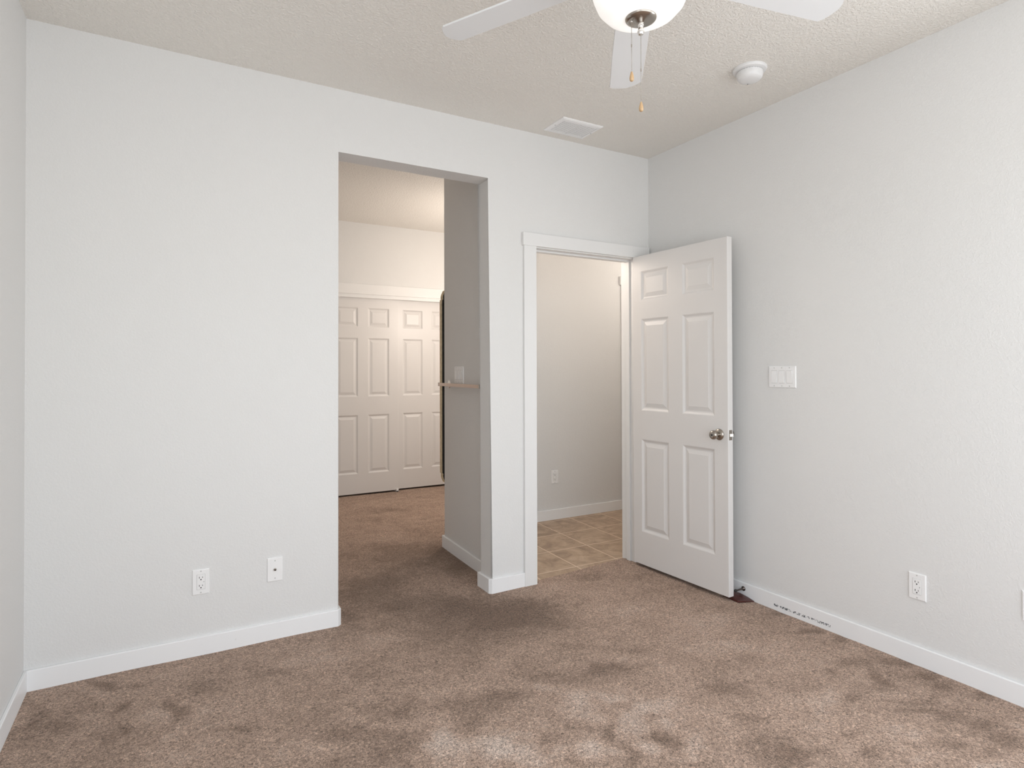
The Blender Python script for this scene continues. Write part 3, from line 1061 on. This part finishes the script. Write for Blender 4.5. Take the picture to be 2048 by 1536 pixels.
def frame_ring(bm, out, inn, y0, y1):
    n = len(out)
    A = [bm.verts.new((p[0], y0, p[1])) for p in out]
    B = [bm.verts.new((p[0], y1, p[1])) for p in out]
    Cc = [bm.verts.new((p[0], y1, p[1])) for p in inn]
    D = [bm.verts.new((p[0], y0, p[1])) for p in inn]
    for i in range(n):
        j = (i + 1) % n
        for P, Q in ((A, B), (B, Cc), (Cc, D), (D, A)):
            bm.faces.new([P[i], P[j], Q[j], Q[i]])


outl_m = mirror_outline()
inn_m = mirror_outline(-0.045)
bm = bmesh.new()
frame_ring(bm, outl_m, inn_m, 0.020, 0.062)
link('frame', bm, M_GOLD, mr)
bm = bmesh.new()
bm_prism(bm, mirror_outline(-0.0015), 'y', 0.001, 0.020)
link('backing', bm, M_BACKING, mr)
bm = bmesh.new()
bm_prism(bm, mirror_outline(-0.044), 'y', 0.022, 0.040)
link('glass', bm, M_MIRROR, mr)

# ------------------------------------------------------------------ smoke detector
sm = thing('smoke_detector', (2.430, 1.940, CZ), 'round white smoke detector on the ceiling near the right wall', 'smoke detector')
lathe_obj('mounting_base', [(0.0, 0.0), (0.078, 0.0), (0.078, -0.006), (0.074, -0.012), (0.062, -0.015), (0.0, -0.015)], (0, 0, 0), M_PLASTIC, sm, 64, angle=0.5)
cov = lathe_obj('cover', [(0.0, -0.015), (0.055, -0.015), (0.055, -0.019), (0.060, -0.0195), (0.0605, -0.030), (0.056, -0.045), (0.050, -0.052), (0.036, -0.056), (0.0, -0.058)], (0, 0, 0), M_PLASTIC, sm, 64, angle=0.9)
bm = bmesh.new()
for k in range(28):
    a = 2 * PI * k / 28
    bmv = bm_box(bm, (-0.0025, 0.0545, -0.019), (0.0025, 0.0558, -0.0155))
    vs = list({v for f in bmv for v in f.verts})
    bmesh.ops.rotate(bm, cent=(0, 0, 0), matrix=Matrix.Rotation(a, 3, 'Z'), verts=vs)
link('vent_slots', bm, M_SHADOWGAP, cov)
lathe_obj('test_light', [(0.0, -0.0485), (0.003, -0.0500), (0.003, -0.0565), (0.0, -0.057)], (0.022, 0.030, 0.0), M_DARK, cov, 12)

# ------------------------------------------------------------------ ceiling air vent
vt = thing('air_vent', (2.103, 2.934, CZ), 'white louvred air vent on the ceiling close to the long wall', 'air vent')
bm = bmesh.new()
W2, H2 = 0.143, 0.105
out4 = [(-W2, -H2), (W2, -H2), (W2, H2), (-W2, H2)]
iw, ih = W2 - 0.026, H2 - 0.026
in4 = [(-iw, -ih), (iw, -ih), (iw, ih), (-iw, ih)]
lv = {}
for nm, pts, z in (('a', out4, 0.0), ('b', out4, -0.004), ('c', [(x * 0.93, y * 0.91) for x, y in out4], -0.009), ('d', in4, -0.010), ('e', in4, -0.001)):
    lv[nm] = [bm.verts.new((x, y, z)) for x, y in pts]
for P, Q in (('a', 'b'), ('b', 'c'), ('c', 'd'), ('d', 'e')):
    for i in range(4):
        j = (i + 1) % 4
        bm.faces.new([lv[P][i], lv[P][j], lv[Q][j], lv[Q][i]])
bm_box(bm, (-0.004, -ih, -0.010), (0.004, ih, -0.002))
link('vent_frame', bm, M_PLATE, vt)
box_obj('duct_opening', (-iw, -ih, -0.0018), (iw, ih, -0.0004), M_DUCT, vt)
bm = bmesh.new()
for k in range(13):
    y = -ih + (k + 0.5) * 2 * ih / 13
    for a, b in ((-iw, -0.004), (0.004, iw)):
        bm_prism(bm, [(y + 0.0039, -0.0092), (y + 0.0039, -0.0100), (y - 0.0039, -0.0095), (y - 0.0039, -0.0087)], 'x', a + 0.002, b - 0.002)
tag(link('louvre_slats', bm, M_PLATE, vt), 'thin white slats of the vent')
for sx in (-1, 1):
    bm = bmesh.new()
    bm_lathe(bm, [(0.0, -0.0118), (0.0035, -0.011), (0.0035, -0.008), (0.0, -0.008)], (sx * (W2 - 0.014), 0, 0), 12)
    link('screw', bm, M_SHADOWGAP, vt, smooth=True)

# ------------------------------------------------------------------ door stop and wedge
ds = thing('door_stop', (RX - BT, 2.338, 0.050), 'metal rod door stop on the baseboard behind the open door', 'door stop')
lathe_obj('rod', [(0.0, 0.0), (0.013, 0.0), (0.013, -0.003), (0.008, -0.008), (0.0052, -0.016), (0.0046, -0.030), (0.0046, -0.062), (0.0, -0.062)], (0, 0, 0), M_BRONZE, ds, 24, 'x')
lathe_obj('rubber_tip', [(0.0, -0.060), (0.0075, -0.060), (0.008, -0.070), (0.006, -0.074), (0.0, -0.075)], (0, 0, 0), M_RUBBER, ds, 24, 'x')

bm = bmesh.new()
foot = [(2.757, 2.300), (2.772, 2.292), (2.846, 2.262), (2.847, 2.300), (2.838, 2.352), (2.800, 2.398), (2.762, 2.410)]
hts = [0.010, 0.010, 0.004, 0.012, 0.024, 0.030, 0.026]
lo = [bm.verts.new((x, y, 0.0)) for x, y in foot]
hi = [bm.verts.new((x, y, h)) for (x, y), h in zip(foot, hts)]
mid = bm.verts.new((2.80, 2.335, 0.022))
bm.faces.new(lo)
for i in range(len(foot)):
    j = (i + 1) % len(foot)
    bm.faces.new([lo[i], lo[j], hi[j], hi[i]])
    bm.faces.new([hi[i], hi[j], mid])
bmesh.ops.recalc_face_normals(bm, faces=bm.faces[:])
bmesh.ops.bevel(bm, geom=bm.edges[:], offset=0.0015, segments=2, profile=0.5, affect='EDGES')
tag(link('door_wedge', bm, M_WEDGE), 'dark reddish-brown wedge on the carpet at the open door foot', 'door wedge')

# ------------------------------------------------------------------ ceiling fan
FCX, FCY = 1.1924, 1.327
BZ = 2.484
fan = thing('ceiling_fan', (FCX, FCY, CZ), 'white five-blade ceiling fan with lit glass bowl and two pull chains', 'ceiling fan')
z0 = CZ


def fl(name, prof, mat, parent=fan, c=(0, 0), seg=56, angle=0.7):
    return lathe_obj(name, [(r, z - z0) for r, z in prof], (c[0], c[1], 0), mat, parent, seg, 'z', angle)


fl('canopy', [(0.0, 2.74), (0.075, 2.74), (0.074, 2.715), (0.055, 2.690), (0.030, 2.678), (0.0, 2.678)], M_FANBODY)
fl('motor_housing', [(0.0, 2.680), (0.060, 2.680), (0.110, 2.660), (0.135, 2.625), (0.138, 2.560), (0.125, 2.510), (0.095, 2.485), (0.080, 2.470), (0.0, 2.470)], M_FANBODY)
fit_ = fl('light_fitter', [(0.0, 2.470), (0.085, 2.470), (0.125, 2.456), (0.132, 2.437), (0.125, 2.432), (0.0, 2.432)], M_NICKEL)
fl('light_bowl', [(r, z - 0.0145) for r, z in ((0.138, 2.452), (0.144, 2.452), (0.144, 2.430), (0.138, 2.402), (0.125, 2.370), (0.104, 2.347), (0.076, 2.334), (0.048, 2.331), (0.0, 2.330))], M_BOWL, angle=1.2)
plate = fl('bowl_cap', [(r, z - 0.0025) for r, z in ((0.0, 2.324), (0.045, 2.322), (0.0455, 2.318), (0.043, 2.314), (0.034, 2.310), (0.020, 2.309), (0.012, 2.304), (0.0, 2.303))], M_NICKEL)
fl('finial', [(0.0, 2.303), (0.008, 2.303), (0.0095, 2.297), (0.0065, 2.289), (0.0095, 2.282), (0.010, 2.275), (0.007, 2.269), (0.0, 2.268)], M_CHROME)
NB = 5
proto = None
for k in range(NB):
    a = math.radians(53.52 + 72 * k)
    if proto is None:
        bm = bmesh.new()
        L0 = 0.19
        pts = [(L0, -0.050), (L0, 0.050), (L0 + 0.02, 0.058), (0.42, 0.0615), (0.633, 0.0625), (0.646, 0.048), (0.654, 0.022), (0.660, 0.0),
               (0.655, -0.022), (0.646, -0.045), (0.633, -0.0625), (0.42, -0.0615), (L0 + 0.02, -0.058)]
        bm_prism(bm, pts, 'z', -0.003, 0.003)
        bmesh.ops.bevel(bm, geom=[e for e in bm.edges if abs(e.verts[0].co.z - e.verts[1].co.z) < 1e-5], offset=0.001, segments=1, affect='EDGES')
        tilt = Matrix.Rotation(math.atan(0.0974), 3, 'Y') @ Matrix.Rotation(-0.137, 3, 'X')
        bmesh.ops.rotate(bm, cent=(0, 0, 0), matrix=tilt, verts=bm.verts[:])
        bl = link('blade', bm, M_BLADE, fan)
        bm = bmesh.new()
        bm_box(bm, (0.085, -0.016, 0.006), (0.215, 0.016, 0.011), 0.001)
        bm_box(bm, (0.195, -0.038, 0.004), (0.255, 0.038, 0.009), 0.001)
        bm_box(bm, (0.080, -0.016, 0.006), (0.092, 0.016, 0.050), 0.001)
        bmesh.ops.rotate(bm, cent=(0, 0, 0), matrix=tilt, verts=bm.verts[:])
        br = link('blade_bracket', bm, M_FANBODY, bl)
        proto = bl
    else:
        bl = copy_tree(proto, fan)
    bl.location = (0, 0, BZ - z0)
    bl.rotation_euler = (0, 0, a)


def chain(x, y, ztop, zend, dark_at):
    n = int((ztop - zend) / 0.0042)
    bm = bmesh.new()
    for i in range(n):
        m4 = Matrix.Translation((x, y, ztop - z0 - i * 0.0042))
        bmesh.ops.create_icosphere(bm, subdivisions=1, radius=0.0014, matrix=m4)
    bm_lathe(bm, [(0.0, ztop - z0), (0.0004, ztop - z0), (0.0004, zend - z0), (0.0, zend - z0)], (x, y, 0), 6)
    c = link('pull_chain', bm, M_NICKEL, fan, smooth=True, angle=3)
    bm = bmesh.new()
    bm_lathe(bm, [(0.0, 0.004), (0.0016, 0.004), (0.0016, -0.004), (0.0, -0.004)], (x, y, dark_at - z0), 10)
    link('chain_link', bm, M_NICKEL, c)
    bm = bmesh.new()
    P = [(0.0, 0.002), (0.0025, 0.001), (0.0038, -0.004), (0.0058, -0.012), (0.0066, -0.018), (0.0058, -0.024), (0.0035, -0.0265), (0.0, -0.027)]
    bm_lathe(bm, [(r, h + zend - z0) for r, h in P], (x, y, 0), 20)
    tag(link('wooden_fob', bm, M_FOB, c, smooth=True, angle=1), 'teardrop light wood fob')
    return c


# the shorter chain hangs from the cap's rim, the longer from the finial
lf = (-0.868 * 0.027, 0.496 * 0.027)
chain(lf[0], lf[1], 2.310, 2.160, 2.237)
chain(0.0, 0.0, 2.269, 2.072, 2.166)
bm = bmesh.new()
bmesh.ops.create_icosphere(bm, subdivisions=2, radius=0.0042, matrix=Matrix.Translation((lf[0], lf[1], 2.309 - z0)))
link('chain_outlet', bm, M_CHROME, plate, smooth=True, angle=3)
